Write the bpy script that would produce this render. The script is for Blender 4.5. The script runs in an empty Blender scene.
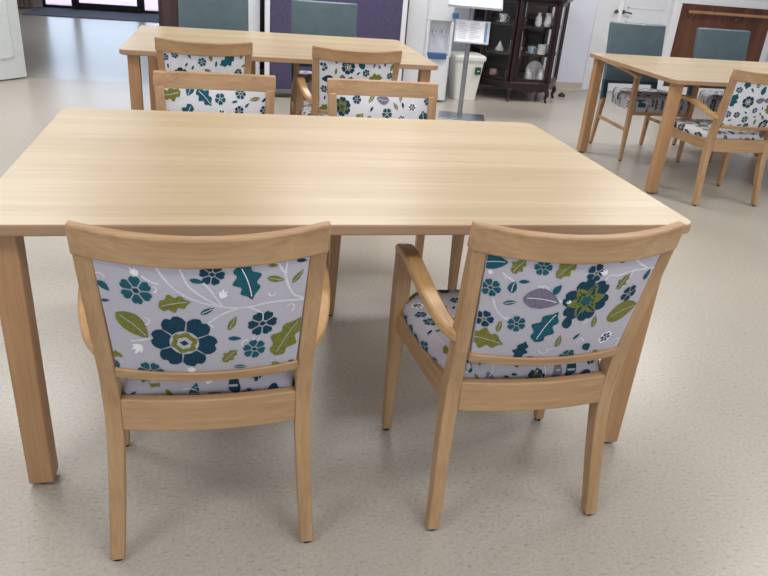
import bpy, bmesh, math, random
from math import sin, cos, pi, radians, atan2, hypot
from mathutils import Vector, Matrix
random.seed(4)
SC = bpy.context.scene
COL = SC.collection
SC.view_settings.view_transform = 'Standard'
SC.view_settings.look = 'None'
SC.view_settings.exposure = 0.0

# ------------------------------------------------------------------ materials
def srgb(r, g, b):
    f = lambda c: (c/255/12.92) if c/255 <= .04045 else ((c/255+.055)/1.055)**2.4
    return (f(r), f(g), f(b), 1)
def new_mat(name):
    m = bpy.data.materials.new(name); m.use_nodes = True
    nt = m.node_tree; b = nt.nodes['Principled BSDF']
    return m, nt, b
def N(nt, t, **kw):
    n = nt.nodes.new(t)
    for k, v in kw.items(): setattr(n, k, v)
    return n
def ramp(nt, stops):
    r = N(nt, 'ShaderNodeValToRGB')
    e = r.color_ramp.elements
    while len(e) < len(stops): e.new(.5)
    for i, (p, c) in enumerate(stops): e[i].position = p; e[i].color = c
    return r
def plain(name, c, rough=.5, metal=0, noise=.06, nscale=30, spec=.5, coat=0):
    m, nt, b = new_mat(name)
    tc = N(nt, 'ShaderNodeTexCoord'); no = N(nt, 'ShaderNodeTexNoise')
    no.inputs['Scale'].default_value = nscale; no.inputs['Detail'].default_value = 4
    nt.links.new(tc.outputs['Object'], no.inputs['Vector'])
    c1 = srgb(*[max(0, x*(1-noise)) for x in c]); c2 = srgb(*[min(255, x*(1+noise)) for x in c])
    r = ramp(nt, [(.3, c1), (.7, c2)])
    nt.links.new(no.outputs['Fac'], r.inputs['Fac']); nt.links.new(r.outputs['Color'], b.inputs['Base Color'])
    b.inputs['Roughness'].default_value = rough; b.inputs['Metallic'].default_value = metal
    b.inputs['Specular IOR Level'].default_value = spec
    if coat: b.inputs['Coat Weight'].default_value = coat
    return m
def wood(name, dark, light, axis='x', rough=.42, band=14, stretch=.045, tone=.5):
    m, nt, b = new_mat(name)
    tc = N(nt, 'ShaderNodeTexCoord'); mp = N(nt, 'ShaderNodeMapping')
    s = [1, 1, 1]; s['xyz'.index(axis)] = stretch
    mp.inputs['Scale'].default_value = s
    nt.links.new(tc.outputs['Object'], mp.inputs['Vector'])
    a = N(nt, 'ShaderNodeTexNoise'); a.inputs['Scale'].default_value = band; a.inputs['Detail'].default_value = 3
    a.inputs['Distortion'].default_value = .6
    f = N(nt, 'ShaderNodeTexNoise'); f.inputs['Scale'].default_value = band*9; f.inputs['Detail'].default_value = 5
    for n in (a, f): nt.links.new(mp.outputs['Vector'], n.inputs['Vector'])
    mx = N(nt, 'ShaderNodeMath', operation='MULTIPLY_ADD')
    nt.links.new(f.outputs['Fac'], mx.inputs[0]); mx.inputs[1].default_value = .55
    nt.links.new(a.outputs['Fac'], mx.inputs[2])
    r = ramp(nt, [(.60, srgb(*dark)), (.98, srgb(*light))])
    nt.links.new(mx.outputs[0], r.inputs['Fac']); nt.links.new(r.outputs['Color'], b.inputs['Base Color'])
    b.inputs['Roughness'].default_value = rough
    bp = N(nt, 'ShaderNodeBump'); bp.inputs['Strength'].default_value = .05; bp.inputs['Distance'].default_value = .002
    nt.links.new(f.outputs['Fac'], bp.inputs['Height']); nt.links.new(bp.outputs['Normal'], b.inputs['Normal'])
    return m
def woven(name, c):
    m, nt, b = new_mat(name)
    tc = N(nt, 'ShaderNodeTexCoord')
    w1 = N(nt, 'ShaderNodeTexWave'); w1.bands_direction = 'X'; w1.inputs['Scale'].default_value = 160
    w2 = N(nt, 'ShaderNodeTexWave'); w2.bands_direction = 'Z'; w2.inputs['Scale'].default_value = 160
    for w in (w1, w2):
        w.inputs['Distortion'].default_value = 1.5; nt.links.new(tc.outputs['Object'], w.inputs['Vector'])
    ad = N(nt, 'ShaderNodeMath', operation='ADD')
    nt.links.new(w1.outputs['Fac'], ad.inputs[0]); nt.links.new(w2.outputs['Fac'], ad.inputs[1])
    r = ramp(nt, [(.0, srgb(*[x*.93 for x in c])), (1, srgb(*[min(255, x*1.03) for x in c]))])
    hf = N(nt, 'ShaderNodeMath', operation='MULTIPLY'); hf.inputs[1].default_value = .5
    nt.links.new(ad.outputs[0], hf.inputs[0]); nt.links.new(hf.outputs[0], r.inputs['Fac'])
    nt.links.new(r.outputs['Color'], b.inputs['Base Color'])
    b.inputs['Roughness'].default_value = .85; b.inputs['Specular IOR Level'].default_value = .2
    return m

W_D, W_L = (166, 130, 94), (192, 156, 117)
M = {}
M['wood_x'] = wood('beech_grain_x', W_D, W_L, 'x')
M['wood_y'] = wood('beech_grain_y', W_D, W_L, 'y')
M['wood_z'] = wood('beech_grain_z', W_D, W_L, 'z')
M['arm'] = wood('beech_arm', (184, 144, 98), (206, 166, 118), 'y', rough=.35)
M['top'] = wood('oak_laminate_top', (188, 167, 135), (206, 187, 157), 'x', rough=.33, band=11, stretch=.03)
M['edge'] = wood('oak_edging', (160, 128, 100), (178, 146, 116), 'x', rough=.4)
M['leg'] = wood('table_leg_wood', (168, 127, 89), (188, 148, 109), 'z', rough=.4)
M['glide'] = plain('black_plastic', (24, 22, 22), .5)
M['fab'] = woven('pale_grey_fabric', (190, 187, 198))
M['fab_lit'] = woven('pale_grey_fabric_lit', (226, 227, 234))  # same grey fabric, bright light on the farther chairs put into its colour
M['teal'] = plain('print_teal', (30, 88, 102), .85, noise=.14, nscale=260, spec=.2)
M['navy'] = plain('print_dark_teal', (24, 62, 82), .85, noise=.14, nscale=260, spec=.2)
M['olive'] = plain('print_olive', (118, 120, 56), .85, noise=.14, nscale=200, spec=.2)
M['white'] = plain('print_white', (240, 240, 246), .85, noise=.02, spec=.2)
M['greyp'] = plain('print_grey_violet', (120, 114, 134), .85, noise=.1, nscale=200, spec=.2)
M['vinyl'] = plain('teal_grey_vinyl', (84, 106, 116), .38, noise=.05, nscale=12)
M['vinyl_d'] = plain('dark_teal_vinyl', (40, 72, 80), .42, noise=.05, nscale=12)
FABS = [M['fab'], M['teal'], M['navy'], M['olive'], M['white'], M['greyp']]
FABS_LIT = [M['fab_lit']]+FABS[1:]
FI = dict(t=1, n=2, o=3, w=4, g=5, f=0)

# ------------------------------------------------------------------ helpers
def link(o, parent=None):
    COL.objects.link(o)
    if parent is not None: o.parent = parent
    return o
def mesh_obj(name, bm, mats, parent=None, bevel=0, sharp=35, loc=None):
    bmesh.ops.recalc_face_normals(bm, faces=bm.faces) if not getattr(bm, 'keep', False) and False else None
    me = bpy.data.meshes.new(name); bm.to_mesh(me); bm.free()
    if not isinstance(mats, (list, tuple)): mats = [mats]
    for m in mats: me.materials.append(m)
    for p in me.polygons: p.use_smooth = True
    me.set_sharp_from_angle(angle=radians(sharp))
    o = bpy.data.objects.new(name, me)
    if loc is not None: o.location = loc
    link(o, parent)
    if bevel:
        b = o.modifiers.new('bevel', 'BEVEL'); b.width = bevel; b.segments = 2; b.limit_method = 'ANGLE'; b.angle_limit = radians(40)
    return o
def nrm(bm):
    bmesh.ops.recalc_face_normals(bm, faces=bm.faces[:]); return bm
def B(): return bmesh.new()
def box(bm, x0, x1, y0, y1, z0, z1, mi=0):
    v = [bm.verts.new((x, y, z)) for z in (z0, z1) for x, y in ((x0, y0), (x1, y0), (x1, y1), (x0, y1))]
    for f in ((3, 2, 1, 0), (4, 5, 6, 7), (0, 1, 5, 4), (1, 2, 6, 5), (2, 3, 7, 6), (3, 0, 4, 7)):
        bm.faces.new([v[i] for i in f]).material_index = mi
    return v
def boxm(*a):
    bm = B(); box(bm, *a); return bm
def sweep(bm, rings, mi=0, closed=False):
    rv = [[bm.verts.new(p) for p in r] for r in rings]
    n = len(rv[0])
    for a, b in zip(rv, rv[1:]):
        for i in range(n):
            bm.faces.new((a[i], a[(i+1) % n], b[(i+1) % n], b[i])).material_index = mi
    bm.faces.new(rv[0][::-1]).material_index = mi; bm.faces.new(rv[-1]).material_index = mi
    return bm
def lathe(bm, prof, seg=20, c=(0, 0, 0), mi=0, cap=True):
    rings = [[bm.verts.new((c[0]+r*cos(2*pi*i/seg), c[1]+r*sin(2*pi*i/seg), c[2]+z)) for i in range(seg)] for r, z in prof]
    for a, b in zip(rings, rings[1:]):
        for i in range(seg): bm.faces.new((a[i], a[(i+1) % seg], b[(i+1) % seg], b[i])).material_index = mi
    if cap:
        bm.faces.new(rings[0][::-1]).material_index = mi; bm.faces.new(rings[-1]).material_index = mi
    return bm
def cat_rom(pts, n=5):
    out = []
    P = [Vector(p) for p in pts]
    P = [2*P[0]-P[1]] + P + [2*P[-1]-P[-2]]
    for i in range(1, len(P)-2):
        for k in range(n):
            t = k/n
            out.append(.5*((2*P[i])+(P[i+1]-P[i-1])*t+(2*P[i-1]-5*P[i]+4*P[i+1]-P[i+2])*t*t+(3*P[i]-P[i-1]-3*P[i+1]+P[i+2])*t**3))
    out.append(P[-2]); return out
def tube(bm, pts, r, seg=8, mi=0):
    P = [Vector(p) for p in pts]; rings = []
    for i, p in enumerate(P):
        d = (P[min(i+1, len(P)-1)]-P[max(i-1, 0)]).normalized()
        a = d.cross(Vector((0, 0, 1)) if abs(d.z) < .9 else Vector((1, 0, 0))).normalized(); b = d.cross(a)
        rr = r[i] if isinstance(r, (list, tuple)) else r
        rings.append([p+a*rr*cos(2*pi*k/seg)+b*rr*sin(2*pi*k/seg) for k in range(seg)])
    return sweep(bm, rings, mi)
def lerp_tab(tab, t):
    if t <= tab[0][0]: return tab[0][1]
    for (a, va), (b, vb) in zip(tab, tab[1:]):
        if t <= b: return va+(vb-va)*(t-a)/(b-a)
    return tab[-1][1]
def thing(name, label, cat, loc=(0, 0, 0), rz=0, group=None):
    o = bpy.data.objects.new(name, None); o.empty_display_size = .1
    o.location = loc; o.rotation_euler = (0, 0, rz); link(o)
    return tag(o, label, cat, group)
def tag(o, label, cat, group=None):
    o['label'] = label; o['category'] = cat
    if group: o['group'] = group
    return o
def struct(name, bm, m, **k):
    o = mesh_obj(name, bm, m, **k); o['kind'] = 'structure'; return o

# ------------------------------------------------------------------ floral print
# each motif is (kind, x, y, size, angle_deg, colours) in metres on a flat cloth; layers differ in z by LZ
LZ = .0003
class Print:
    def __init__(s, veins=True): s.polys = []; s.veins = veins
    def poly(s, pts, layer, c): s.polys.append(([tuple(p) for p in pts], layer, FI[c]))
    def tf(s, pts, x, y, a):
        ca, sa = cos(a), sin(a)
        return [(x+ca*px-sa*py, y+sa*px+ca*py) for px, py in pts]
    def petal_flower(s, x, y, r, a, c, n=6, centre='o', gap=.12, notch=True):
        if r > .03:
            ring = [(r*1.05*(1+.05*cos(n*t))*cos(t), r*1.05*(1+.05*cos(n*t))*sin(t)) for t in [2*pi*k/48 for k in range(48)]]
        for k in range(n):
            b = a+2*pi*k/n; h = pi/n*(1-gap)
            pts = []
            r0 = r*.30
            pts.append((r0*cos(-h*.8), r0*sin(-h*.8)))
            for q in range(9):
                t = -h+2*h*q/8
                rr = r*(1-.22*abs(t/h)**3-(.09 if notch and q == 4 else 0))
                pts.append((rr*cos(t), rr*sin(t)))
            pts.append((r0*cos(h*.8), r0*sin(h*.8)))
            s.poly(s.tf(pts, x, y, b), 2, c)
        if centre == 'O':     # big flower: pale ring, olive ring, pale, diamond
            s.disc(x, y, r*.44, 3, 'f'); s.disc(x, y, r*.38, 4, 'o', wob=.12); s.disc(x, y, r*.22, 5, 'f', wob=.1)
            s.poly(s.tf([(r*.14, 0), (0, r*.11), (-r*.14, 0), (0, -r*.11)], x, y, a), 6, 'n')
        elif centre == 'd':
            s.poly(s.tf([(r*.26, 0), (0, r*.2), (-r*.26, 0), (0, -r*.2)], x, y, a), 3, 'n')
        else:
            s.disc(x, y, r*.17, 3, centre)
    def disc(s, x, y, r, layer, c, wob=0, n=20):
        s.poly([(x+r*(1+wob*sin(6*t))*cos(t), y+r*(1+wob*sin(6*t))*sin(t)) for t in [2*pi*k/n for k in range(n)]], layer, c)
    def leaf(s, x, y, L, a, c, w=.38, lobes=0, vein=True, bend=.0):
        up, dn = [], []
        n = 18
        for k in range(n+1):
            t = k/n; px = (t-.5)*L
            hw = w*L*.5*(sin(pi*t**.8))**.8 if 0 < t < 1 else 0
            if lobes: hw *= 1+.28*sin(lobes*2*pi*t)
            cy = bend*L*sin(pi*t)
            up.append((px, cy+hw)); dn.append((px, cy-hw))
        s.poly(s.tf(up+dn[-2:0:-1], x, y, a), 2, c)
        if vein and s.veins and L > .028:
            vc = 'w' if c in 'gt' else ('f' if c == 'o' else 't')
            pts = [((k/8*.8-.4)*L, bend*L*sin(pi*(k/8*.8+.1))) for k in range(9)]
            s.stroke(s.tf(pts, x, y, a), .0006 if L < .06 else .0009, 3, vc)
    def stroke(s, pts, hw, layer=1, c='w', taper=False):
        n = len(pts)
        for i in range(n-1):
            (x0, y0), (x1, y1) = pts[i], pts[i+1]
            d = hypot(x1-x0, y1-y0) or 1; nx, ny = -(y1-y0)/d, (x1-x0)/d
            a = hw*(1-i/n*.8) if taper else hw; b = hw*(1-(i+1)/n*.8) if taper else hw
            s.poly([(x0+nx*a, y0+ny*a), (x1+nx*b, y1+ny*b), (x1-nx*b, y1-ny*b), (x0-nx*a, y0-ny*a)], layer, c)
    def stem(s, pts, hw=.0019, dark=True):
        P = [(v.x, v.y) for v in cat_rom([(a, b, 0) for a, b in pts], 7)]
        s.stroke(P, hw, 1, 'w')
        if dark: s.stroke(P, hw*.16, 1.5, 'g')
    def curl(s, x, y, r, a, turn=1.3):
        P = []
        for k in range(14):
            t = k/13*turn*pi; rr = r*(1-.045*k)
            P.append((rr*cos(t), rr*sin(t)))
        s.stroke(s.tf(P, x, y, a), .0013, 1, 'w', taper=True)
    def frond(s, x, y, L, a):
        for k, (dt, f) in enumerate(((-.7, .7), (-.3, .9), (.1, 1), (.5, .75))):
            s.leaf(x+cos(a+dt)*L*f*.5, y+sin(a+dt)*L*f*.5, L*f, a+dt, 'w', w=.3, vein=False)
    def add(s, kind, x, y, size, ang=0, c='t'):
        a = radians(ang)
        if kind == 'F': s.petal_flower(x, y, size, a, c, 6, 'O', gap=.035)
        elif kind == 'f': s.petal_flower(x, y, size, a, c, 6, 'd', gap=.13)
        elif kind == 'h': s.petal_flower(x, y, size, a, c, 5, 'o', gap=.12)
        elif kind == 'S':
            s.petal_flower(x, y, size, a, 'n', 6, 'o', gap=.03)
            for k in range(6):
                b = a+.4+2*pi*k/6
                s.leaf(x+cos(b)*size*.42, y+sin(b)*size*.42, size*.72, b, 'o', w=.62, vein=False)
            s.disc(x, y, size*.22, 5, 't', wob=.2)
        elif kind == 'l': s.leaf(x, y, size, a, c)
        elif kind == 'b': s.leaf(x, y, size, a, c, w=.62, bend=.06)
        elif kind == 'L': s.leaf(x, y, size, a, c, w=.55, lobes=3, bend=.05)
        elif kind == 'c': s.curl(x, y, size, a)
        elif kind == 'r': s.frond(x, y, size, a)
        elif kind == 'R':
            s.disc(x, y, size*1.25, 1, 'w', wob=.08); s.petal_flower(x, y, size, a, c, 6, 'd', gap=.25)
    def fill(s, seed, W, H, dens=1.0):
        rnd = random.Random(seed); placed = []
        kinds = [('F', .036, 'n'), ('L', .080, 'o'), ('L', .080, 't'), ('S', .038, 'n'), ('f', .021, 't'), ('b', .06, 'n'), ('f', .019, 'n'), ('b', .052, 't'),
                 ('b', .055, 'g'), ('h', .022, 't'), ('l', .042, 'o'), ('l', .030, 't'), ('f', .018, 't'), ('l', .024, 'n'), ('l', .034, 'o'), ('R', .014, 'n'), ('l', .024, 't')]
        rad = dict(F=1.05, S=1.05, f=1.1, h=1.1, L=.42, b=.42, l=.45, R=1.3)
        for rep in range(int(4*dens)):
            for k, sz, c in kinds[(0 if rep < 3 else 4):]:
                for _ in range(22):
                    x, y = rnd.uniform(0, W), rnd.uniform(0, H); rr = sz*rad[k]
                    if all(hypot(x-a, y-b) > rr+q+.004 for a, b, q in placed):
                        placed.append((x, y, rr)); s.add(k, x, y, sz, rnd.uniform(0, 360), c); break
        for _ in range(int(6*dens)):
            x, y, a = rnd.uniform(0, W), rnd.uniform(0, H), rnd.uniform(0, 6.28)
            P = [(x, y)]
            for k in range(4):
                a += rnd.uniform(-.5, .7); x += cos(a)*.028; y += sin(a)*.028; P.append((x, y))
            s.stem(P, .0015); s.curl(x, y, .009, a)
        return s
    def emit(s, bm, W, H, mp, step=.02):
        t = bmesh.new()
        for pts, layer, mi in s.polys:
            try:
                f = t.faces.new([t.verts.new((x, y, layer*LZ+LZ)) for x, y in pts]); f.material_index = mi
            except ValueError: pass
        def cut(co, no, **k):
            bmesh.ops.bisect_plane(t, geom=t.verts[:]+t.edges[:]+t.faces[:], dist=1e-6, plane_co=co, plane_no=no, **k)
        cut((0, 0, 0), (-1, 0, 0), clear_outer=True); cut((W, 0, 0), (1, 0, 0), clear_outer=True)
        cut((0, 0, 0), (0, -1, 0), clear_outer=True); cut((0, H, 0), (0, 1, 0), clear_outer=True)
        nx = int(W/step); ny = int(H/step)
        for i in range(1, nx): cut((W*i/nx, 0, 0), (1, 0, 0))
        for i in range(1, ny): cut((0, H*i/ny, 0), (0, 1, 0))
        vm = {}
        for v in t.verts: vm[v] = bm.verts.new(mp(v.co.x, v.co.y, v.co.z))
        for f in t.faces:
            try: bm.faces.new([vm[v] for v in f.verts]).material_index = f.material_index
            except ValueError: pass
        t.free()

PW, PH = .392, .262       # cloth of one backrest face
LEFT_SPEC = [('F', 0.1503, 0.0867, 0.067, -8, 'n'), ('f', 0.0704, 0.2043, 0.0307, -30, 't'), ('f', 0.3078, 0.1226, 0.0305, 0, 'n'), ('f', 0.2935, 0.059, 0.0249, -20, 't'), ('f', 0.073, 0.001, 0.0287, 0, 't'), ('f', 0.2098, 0.2457, 0.0231, -10, 'n'), ('L', 0.272, 0.2226, 0.0815, -72, 't'), ('l', 0.182, 0.2323, 0.0266, -12, 't'), ('L', 0.1386, 0.1791, 0.0619, 13, 'o'), ('b', 0.0518, 0.1198, 0.0759, -42, 'o'), ('l', 0.1988, 0.1644, 0.0298, 29, 't'), ('l', 0.2521, 0.0928, 0.0276, -7, 't'), ('l', 0.2653, 0.0118, 0.0283, -9, 't'), ('l', 0.247, 0.1318, 0.0361, 65, 'o'), ('L', 0.3654, 0.0732, 0.0999, 59, 'o'), ('L', 0.2434, 0.0465, 0.0422, 46, 'o'), ('l', 0.3284, 0.223, 0.035, -20, 'o'), ('l', 0.3724, 0.2183, 0.0319, 50, 'o'), ('l', 0.3769, 0.2522, 0.022, -14, 'n'), ('b', 0.0096, 0.2011, 0.0262, -39, 't'), ('l', 0.0079, 0.1685, 0.0175, 17, 't'), ('L', 0.0064, 0.0372, 0.0268, -11, 'o'), ('b', -0.0014, 0.0105, 0.0266, -72, 't'), ('l', 0.3212, 0.2529, 0.0184, -9, 'o'), ('l', 0.1983, 0.2585, 0.0124, -1, 't'), ('l', 0.3471, 0.002, 0.0298, -36, 'o'), ('l', 0.3824, 0.0024, 0.0201, -15, 't'), ('r', 0.0767, 0.2357, 0.0208, 120, 'w'), ('r', 0.2253, 0.1931, 0.0226, 70, 'w'), ('r', 0.064, 0.0744, 0.0312, -130, 'w'), ('r', 0.1695, 0.0104, 0.0241, -180, 'w'), ('c', 0.3613, 0.1486, 0.012, -60, 'w'), ('c', 0.325, 0.1922, 0.009, -200, 'w'), ('c', 0.0783, 0.1376, 0.0121, -120, 'w'), ('c', 0.1989, 0.1234, 0.0102, 0, 'w'), ('c', 0.1022, 0.2121, 0.008, -90, 'w'), ('c', 0.0051, 0.2206, 0.0111, 0, 'w'), ('c', 0.2745, 0.0752, 0.0111, -300, 'w'), ('c', 0.299, 0.0867, 0.0085, -200, 'w')]
LEFT_STEMS = [[(0.1117, 0.257), (0.1286, 0.2288), (0.1582, 0.1999), (0.2044, 0.1793), (0.2628, 0.167), (0.3265, 0.1712), (0.3947, 0.1585)], [(0.1528, 0.2565), (0.1667, 0.222), (0.194, 0.1954), (0.2228, 0.1746)], [(0.1874, 0.1238), (0.2187, 0.1499), (0.2415, 0.1616), (0.2643, 0.1668)], [(0.3947, 0.1585), (0.3646, 0.182), (0.3477, 0.2248), (0.3481, 0.2586)], [(0.1141, 0.2235), (0.1003, 0.2263), (0.0838, 0.2367)], [(0.2266, 0.1753), (0.2054, 0.213), (0.1918, 0.2305)], [(0.0827, 0.0943), (0.0634, 0.0865), (0.0424, 0.0806)], [(0.2797, 0.1666), (0.3039, 0.149), (0.3073, 0.1307)], [(0.3477, 0.2248), (0.3325, 0.2534), (0.3206, 0.2634)]]
RIGHT_SPEC = [('b', 0.0134, 0.2412, 0.0552, 14, 't'), ('f', 0.0151, 0.1819, 0.0215, -10, 't'), ('L', 0.0629, 0.2428, 0.0412, 54, 'o'), ('f', 0.1104, 0.2463, 0.019, 0, 't'), ('L', 0.1616, 0.2447, 0.055, 43, 'o'), ('l', 0.0786, 0.2093, 0.023, 8, 't'), ('b', 0.0589, 0.1926, 0.0294, 84, 't'), ('l', 0.0595, 0.1536, 0.0289, 18, 't'), ('h', 0.0131, 0.1014, 0.0215, 0, 'n'), ('f', 0.084, 0.1004, 0.0215, -20, 't'), ('l', 0.0479, 0.0883, 0.0317, 85, 'o'), ('L', 0.0244, 0.0445, 0.0859, -6, 'o'), ('L', 0.1157, 0.0257, 0.0573, 85, 'n'), ('b', 0.1249, 0.1656, 0.0835, -6, 'g'), ('b', 0.1525, 0.1952, 0.0275, 67, 't'), ('S', 0.2283, 0.166, 0.057, -10, 'n'), ('L', 0.1553, 0.0956, 0.0919, 69, 't'), ('b', 0.2031, 0.1101, 0.0382, 101, 'n'), ('l', 0.2721, 0.1062, 0.0354, 101, 'o'), ('l', 0.1987, 0.0538, 0.0377, 94, 'o'), ('l', 0.2412, 0.0663, 0.0218, 54, 't'), ('b', 0.2837, 0.0266, 0.0316, -46, 'n'), ('f', 0.2406, 0.0034, 0.0215, 0, 't'), ('h', 0.2283, 0.2354, 0.0215, 0, 'n'), ('h', 0.3399, 0.1692, 0.0215, -10, 'n'), ('L', 0.3084, 0.2062, 0.0407, 61, 'o'), ('b', 0.3472, 0.1175, 0.0871, 12, 'o'), ('R', 0.3288, 0.0498, 0.014, 0, 'n'), ('b', 0.3767, 0.2084, 0.0273, 77, 't'), ('l', 0.2853, 0.2564, 0.0143, -7, 'n'), ('l', 0.3226, 0.0065, 0.0205, -12, 'o'), ('l', 0.1445, 0.0029, 0.0197, 1, 'o'), ('r', 0.0095, 0.213, 0.0135, 90, 'w'), ('r', 0.1936, 0.1636, 0.0135, -180, 'w'), ('r', 0.2558, 0.2322, 0.0193, -200, 'w'), ('c', 0.1344, 0.1963, 0.0155, -200, 'w'), ('c', 0.0611, 0.1119, 0.0071, -60, 'w'), ('c', 0.1733, 0.0301, 0.0161, -180, 'w'), ('c', 0.2543, 0.0492, 0.0117, 0, 'w'), ('c', 0.3712, 0.0249, 0.0153, -60, 'w'), ('c', 0.2442, 0.1145, 0.0109, -100, 'w'), ('c', 0.0435, 0.21, 0.0074, 0, 'w')]
RIGHT_STEMS = [[(0.4252, 0.2139), (0.3676, 0.2254), (0.3232, 0.2303), (0.2891, 0.2246), (0.2616, 0.2254), (0.2546, 0.2017)], [(0.3185, 0.2588), (0.3357, 0.2452), (0.3667, 0.2269)], [(0.3239, 0.2289), (0.3197, 0.2138), (0.3115, 0.1923)], [(0.0242, 0.1567), (0.0336, 0.132), (0.0527, 0.1132), (0.0699, 0.1091)], [(0.1092, 0.1996), (0.1247, 0.2022), (0.1397, 0.1867), (0.1548, 0.1738), (0.1773, 0.1638)], [(0.0319, 0.223), (0.0454, 0.2135), (0.0579, 0.2065)], [(0.1579, 0.1636), (0.1737, 0.1638), (0.1863, 0.1671)], [(0.2059, 0.0355), (0.1918, 0.0337), (0.175, 0.0257)]]
def cloth(spec, stems):
    p = Print()
    for m in spec: p.add(*m)
    for st in stems: p.stem(st)
    return p
P_LEFT = cloth(LEFT_SPEC, LEFT_STEMS)
P_RIGHT = cloth(RIGHT_SPEC, RIGHT_STEMS)

# ------------------------------------------------------------------ floral armchair (faces +y, back towards -y)
BOW, DIP = .054, .0088
PIVOT = [(0, -.250), (.1, -.238), (.2, -.222), (.3, -.210), (.40, -.208), (.50, -.222), (.60, -.240), (.70, -.258), (.80, -.277), (.87, -.292)]
def yb(z): return lerp_tab(PIVOT, z)          # rear face of the posts
def bow(x, z=.86): return -BOW*lerp_tab([(.50, .62), (.86, 1)], z)*(1-(x/.23)**2)
def dip(x): return -DIP*(1-(x/.23)**2)
def seat_hw(y):
    return lerp_tab([(-.19, .174), (-.12, .208), (-.02, .233), (.08, .244), (.15, .243), (.20, .230), (.232, .202), (.25, .15)], y)
def chair_seat(parent, seed, z0=.414, z1=.458, fabs=FABS, wide=1):
    """cushion as a domed height field falling round the edge; print follows it"""
    SW, SD = .60, .56     # cloth
    yA, yB = -.183, .25
    def mp(X, Y, off=0):
        u = (X/SW-.5)*2; v = (Y/SD-.5)*2
        r = max(abs(u), abs(v))
        K = .86
        def sq(t):
            return t/K if abs(t) <= K else math.copysign(1, t)
        su, sv = sq(u), sq(v)
        yc = (yA+yB)/2; y = yc+sv*(yB-yA)/2
        # edge rounding in plan
        hw = seat_hw(y)*wide; x = su*hw
        drop = 0; over = max(0, (r-K)/(1-K))
        e = max(abs(su), abs(sv))
        if e > .9: drop = .014*((e-.9)/.1)**2
        z = z1+.006*(1-su*su)*(1-sv*sv)-drop-over*(z1-.014-z0)
        n = Vector((su if abs(u) > K*.97 else 0, sv if abs(v) > K*.97 else 0, 1 if r < K else .15)).normalized()
        bulge = .006*sin(pi*over) if over > 0 else 0
        p = Vector((x, y, z))+n*(off+bulge)
        return p
    bm = B(); nu = 30
    T = [-1, -.97, -.93, -.89, -.86, -.83, -.79] + [-.79+1.58*k/18 for k in range(1, 18)] + [.79, .83, .86, .89, .93, .97, 1]
    g = [[bm.verts.new(mp((a+1)/2*SW, (b+1)/2*SD)) for b in T] for a in T]
    for i in range(len(T)-1):
        for j in range(len(T)-1):
            bm.faces.new((g[i][j], g[i+1][j], g[i+1][j+1], g[i][j+1]))
    bmesh.ops.remove_doubles(bm, verts=bm.verts[:], dist=1e-5)
    bo = [bm.verts.new((s*seat_hw(y)*wide*.97, y, z0)) for s, ys in ((1, (yA, -.1, .08, .2, .245)), (-1, (.245, .2, .08, -.1, yA))) for y in ys]
    bm.faces.new(bo[::-1])
    Print(False).fill(seed, SW, SD, 2.2).emit(bm, SW, SD, mp, .02)
    return mesh_obj('seat', bm, fabs, parent, sharp=60)
def chair_back_panel(parent, back, seed_front, fabs=FABS):
    zb, zt = .527, .800; th = .014
    def surf(X, Y, side, off):
        v = Y/PH; u = X/PW-.5
        if side > 0: u = -u
        hw = .184+.017*v
        z0_, z1_ = zb-.0, zt
        x = u*2*hw
        z = z0_+(z1_-z0_)*v
        puff = .010*(1-(2*u)**4)*(1-(2*v-1)**4)
        y = yb(z)+.017+bow(x, z)+side*(th-.006+puff+off)
        return Vector((x, y, z+dip(x)))
    bm = B()
    n, m_ = 20, 10
    grids = []
    for side in (-1, 1):
        g = [[bm.verts.new(surf(PW*i/n, PH*j/m_, side, 0)) for j in range(m_+1)] for i in range(n+1)]
        grids.append(g)
        for i in range(n):
            for j in range(m_):
                bm.faces.new((g[i][j], g[i+1][j], g[i+1][j+1], g[i][j+1]))
    A, C = grids
    for i in range(n):
        for j in (0, m_): bm.faces.new((A[i][j], A[i+1][j], C[n-i-1][j], C[n-i][j]))
    for j in range(m_):
        for i in (0, n): bm.faces.new((A[i][j], A[i][j+1], C[n-i][j+1], C[n-i][j]))
    back.emit(bm, PW, PH, lambda x, y, z: surf(x, y, -1, z))
    Print().fill(seed_front, PW, PH, 1.25).emit(bm, PW, PH, lambda x, y, z: surf(x, y, 1, z))
    return mesh_obj('backrest', bm, fabs, parent, sharp=60)
def rect_ring(c, hx, hy): return [c+Vector((-hx, -hy, 0)), c+Vector((hx, -hy, 0)), c+Vector((hx, hy, 0)), c+Vector((-hx, hy, 0))]
def glide(parent, x, y):
    bm = B(); lathe(bm, [(.011, 0), (.012, .004), (.012, .008)], 12, (x, y, 0))
    return mesh_obj('foot_glide', bm, M['glide'], parent)
def arch(x0, x1, zlo, zhi, yfun, t, n=20, zmid=0):
    bm = B(); rings = []
    for i in range(n+1):
        x = x0+(x1-x0)*i/n; ylo, yhi = yfun(x, zlo), yfun(x, zhi); d = dip(x)*zmid
        rings.append([Vector((x, ylo, zlo+d)), Vector((x, ylo+t, zlo+d)), Vector((x, yhi+t, zhi+d)), Vector((x, yhi, zhi+d))])
    return nrm(sweep(bm, rings))
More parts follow.
